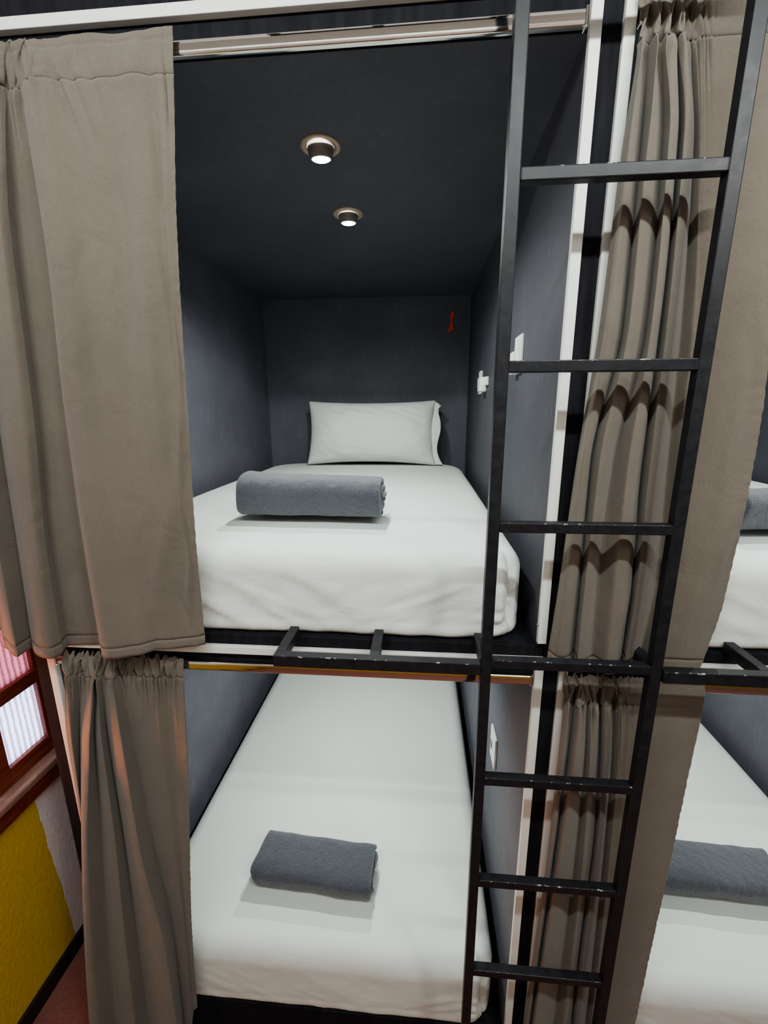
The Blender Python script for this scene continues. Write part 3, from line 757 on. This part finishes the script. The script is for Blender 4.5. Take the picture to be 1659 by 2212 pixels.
# ------------------------------------------------------------------ fittings inside the bunks
def downlight(x, y, tilt, label):
    zc = Z(0.262)
    t = thing('downlight', (x, y, zc), label, 'downlight', 'round recessed downlights in the upper left bunk ceiling')
    bm = new()
    add_lathe(bm, [(0.034, -0.0006), (0.035, -0.0045), (0.047, -0.0042), (0.051, -0.0022), (0.0515, -0.0003)], Matrix.Translation((x, y, zc)), 48)
    obj('trim_ring', bm, M_RING, t, True)
    M = Matrix.Translation((x, y, zc-0.004)) @ Matrix.Rotation(tilt, 4, 'X')
    bm = new()
    add_lathe(bm, [(0.033, 0.001), (0.0335, -0.004), (0.031, -0.013), (0.028, -0.021), (0.0255, -0.024), (0.0235, -0.0235)], M, 40)
    c = obj('lamp_cup', bm, M_CUP, t, True)
    bm = new()
    add_lathe(bm, [(0.0236, -0.0232), (0.020, -0.0255), (0.012, -0.027), (0.0008, -0.0275)], M, 32)
    obj('lens', bm, M_BULB, c, True)
downlight(-0.418, 0.424, math.radians(9), 'round downlight in the upper left bunk ceiling, nearer the front')
downlight(-0.411, 0.812, math.radians(6), 'round downlight in the upper left bunk ceiling, nearer the pillow')

def wall_plate(yc, zc, w_, h_, label, pieces):
    xs = 0.128
    t = thing('switch_plate', (xs, yc, zc-h_/2), label, 'switch plate', 'white electrical plates on the bunk side walls')
    obj('plate', box(xs-0.009, xs, yc-w_/2, yc+w_/2, zc-h_/2, zc+h_/2, bev=0.003), M_PLASTIC, t)
    for nm, (y0, y1, z0, z1, d), m in pieces:
        obj(nm, box(xs-0.009-d, xs-0.009, y0, y1, z0, z1, bev=0.002), m, t)
wall_plate(0.520, Z(-0.232), 0.082, 0.105, 'white socket plate seen just above the second rung, upper left bunk',
           [('socket_module', (0.522, 0.560, Z(-0.284), Z(-0.222), 0.012), M_PLASTIC), ('usb_module', (0.487, 0.517, Z(-0.275), Z(-0.19), 0.003), M_PLASTIC)])
wall_plate(1.335, Z(-0.262), 0.075, 0.105, 'white switch plate deep inside the upper left bunk, left of the ladder',
           [('rocker', (1.31, 1.36, Z(-0.285), Z(-0.24), 0.006), M_PLASTIC)])
t = thing('plug_adapter', (0.128, 1.17, Z(-0.31)), 'white plug adapter beside the inner switch plate in the upper left bunk', 'plug')
obj('adapter_body', box(0.096, 0.1279, 1.145, 1.215, Z(-0.31), Z(-0.248), bev=0.006), M_PLASTIC, t)
obj('plug_head', box(0.114, 0.1279, 1.100, 1.144, Z(-0.285), Z(-0.250), bev=0.003), M_PLASTIC, t)
wall_plate(0.524, Z(-1.575), 0.088, 0.125, 'white switch plate with a grey rocker on the lower left bunk wall',
           [('rocker', (0.531, 0.553, Z(-1.592), Z(-1.566), 0.003), M_GREYPLASTIC)])

# little red tag on the back wall
pts = [(0.011, 0.168), (0.018, 0.175), (0.027, 0.171), (0.034, 0.150), (0.031, 0.143), (0.0235, 0.139), (0.0235, 0.105), (0.030, 0.076), (0.003, 0.062), (-0.003, 0.067), (0.011, 0.101), (0.0165, 0.138), (0.0065, 0.141), (0.006, 0.147), (0.017, 0.160)]
bm = new()
a_ = [bm.verts.new((x, 1.9235, Z(z))) for x, z in pts]; c_ = [bm.verts.new((x, 1.9298, Z(z))) for x, z in pts]
for i in range(len(pts)):
    j = (i+1) % len(pts); bm.faces.new((a_[i], a_[j], c_[j], c_[i]))
bm.faces.new(a_); bm.faces.new(c_[::-1])
tag(obj('wall_tag', bm, M_RED), 'small red slanted tag shaped like a figure 1 on the dark back wall', 'tag')

# ------------------------------------------------------------------ light
def area(name, loc, direction, sx, sy, power, color, spread=math.pi):
    l = bpy.data.lights.new(name, 'AREA'); l.shape = 'RECTANGLE'; l.size = sx; l.size_y = sy
    l.energy = power; l.color = color; l.spread = spread
    o = bpy.data.objects.new(name, l); o.location = loc
    o.rotation_euler = Vector(direction).to_track_quat('-Z', 'Y').to_euler()
    COL.objects.link(o); return o
def spot(name, loc, direction, power, color, ang, blend, rad):
    l = bpy.data.lights.new(name, 'SPOT'); l.energy = power; l.color = color
    l.spot_size = math.radians(ang); l.spot_blend = blend; l.shadow_soft_size = rad
    o = bpy.data.objects.new(name, l); o.location = loc
    o.rotation_euler = Vector(direction).to_track_quat('-Z', 'Y').to_euler()
    COL.objects.link(o); return o
LAMP = (0.94, 1.0, 0.93)
for ix in (0, 1):
    for iz in (0, 1):
        for y, ty in ((0.424, -0.06), (0.812, 0.06)) if iz == 0 else ((0.72, 0.0), (1.22, 0.0)):
            spot('downlight_lamp', (-0.415+ix*PITCH, y, Z(0.228-iz*LEV)), (0, ty, -1), (17, 15)[iz], LAMP, 160, 0.6, 0.007)
# ceiling tube lamp of the aisle, parallel to the bunks
area('aisle_tube_lamp', (0.0, -1.0, Z(0.62)), (0, 0.75, -0.65), 2.2, 0.05, 29, (0.93, 1.0, 0.97))
area('aisle_tube_back_fill', (0.0, -1.06, Z(0.62)), (0, -0.8, -0.6), 2.2, 0.05, 9, (0.93, 1.0, 0.97))  # added back-facing emitter, brightens the wall behind the camera
# orange glow from the left and daylight behind the window
area('orange_left_glow', (-1.42, 0.045, Z(-1.25)), (1, 0.03, -0.03), 0.06, 0.60, 2.0, (1.0, 0.30, 0.10))  # warm light coming in from the left, its source unseen
spot('orange_fill_beam', (-1.40, -0.10, Z(-1.10)), (1.65, 0.21, -0.45), 18, (1.0, 0.30, 0.10), 34, 0.6, 0.05)  # added spot, carries the orange across to the right-hand curtains
area('left_wall_fill', (1.3, -1.7, Z(0.7)), (-1.2, 0.35, -1.1), 0.3, 0.3, 11, (1.0, 0.95, 0.88))  # added fill with no known fixture, brightens the left wall
area('daylight_low', (XW-0.28, 0.30, Z(-1.45)), (1, 0, 0), 0.7, 0.35, 9, (0.80, 0.83, 1.0))
area('daylight_high', (XW-0.28, 0.20, Z(-0.85)), (1, 0, 0), 0.9, 0.8, 14, (1.0, 0.74, 0.76))

wd = bpy.data.worlds.new('room_fill'); scene.world = wd; wd.use_nodes = True
wd.node_tree.nodes['Background'].inputs['Color'].default_value = (0.9, 0.92, 1.0, 1)
wd.node_tree.nodes['Background'].inputs['Strength'].default_value = 0.08

# ------------------------------------------------------------------ camera
cam = bpy.data.cameras.new('camera'); cam.sensor_fit = 'HORIZONTAL'; cam.sensor_width = 36.0
cam.lens = 36.0*930.889/1659.0
cam.clip_start = 0.02
co = bpy.data.objects.new('camera', cam); COL.objects.link(co)
r_ = Vector((0.996605, 0.082174, -0.005131)); u_ = Vector((-0.014, 0.230537, 0.972963)); f_ = Vector((-0.081135, 0.969588, -0.230905))
co.matrix_world = Matrix(((r_.x, u_.x, -f_.x, -0.157586), (r_.y, u_.y, -f_.y, -0.827792), (r_.z, u_.z, -f_.z, ZO-0.384517), (0, 0, 0, 1)))
scene.camera = co
scene.view_settings.view_transform = 'AgX'
scene.view_settings.look = 'AgX - Medium High Contrast'
scene.view_settings.exposure = 0.22
scene.cycles.use_denoising = True
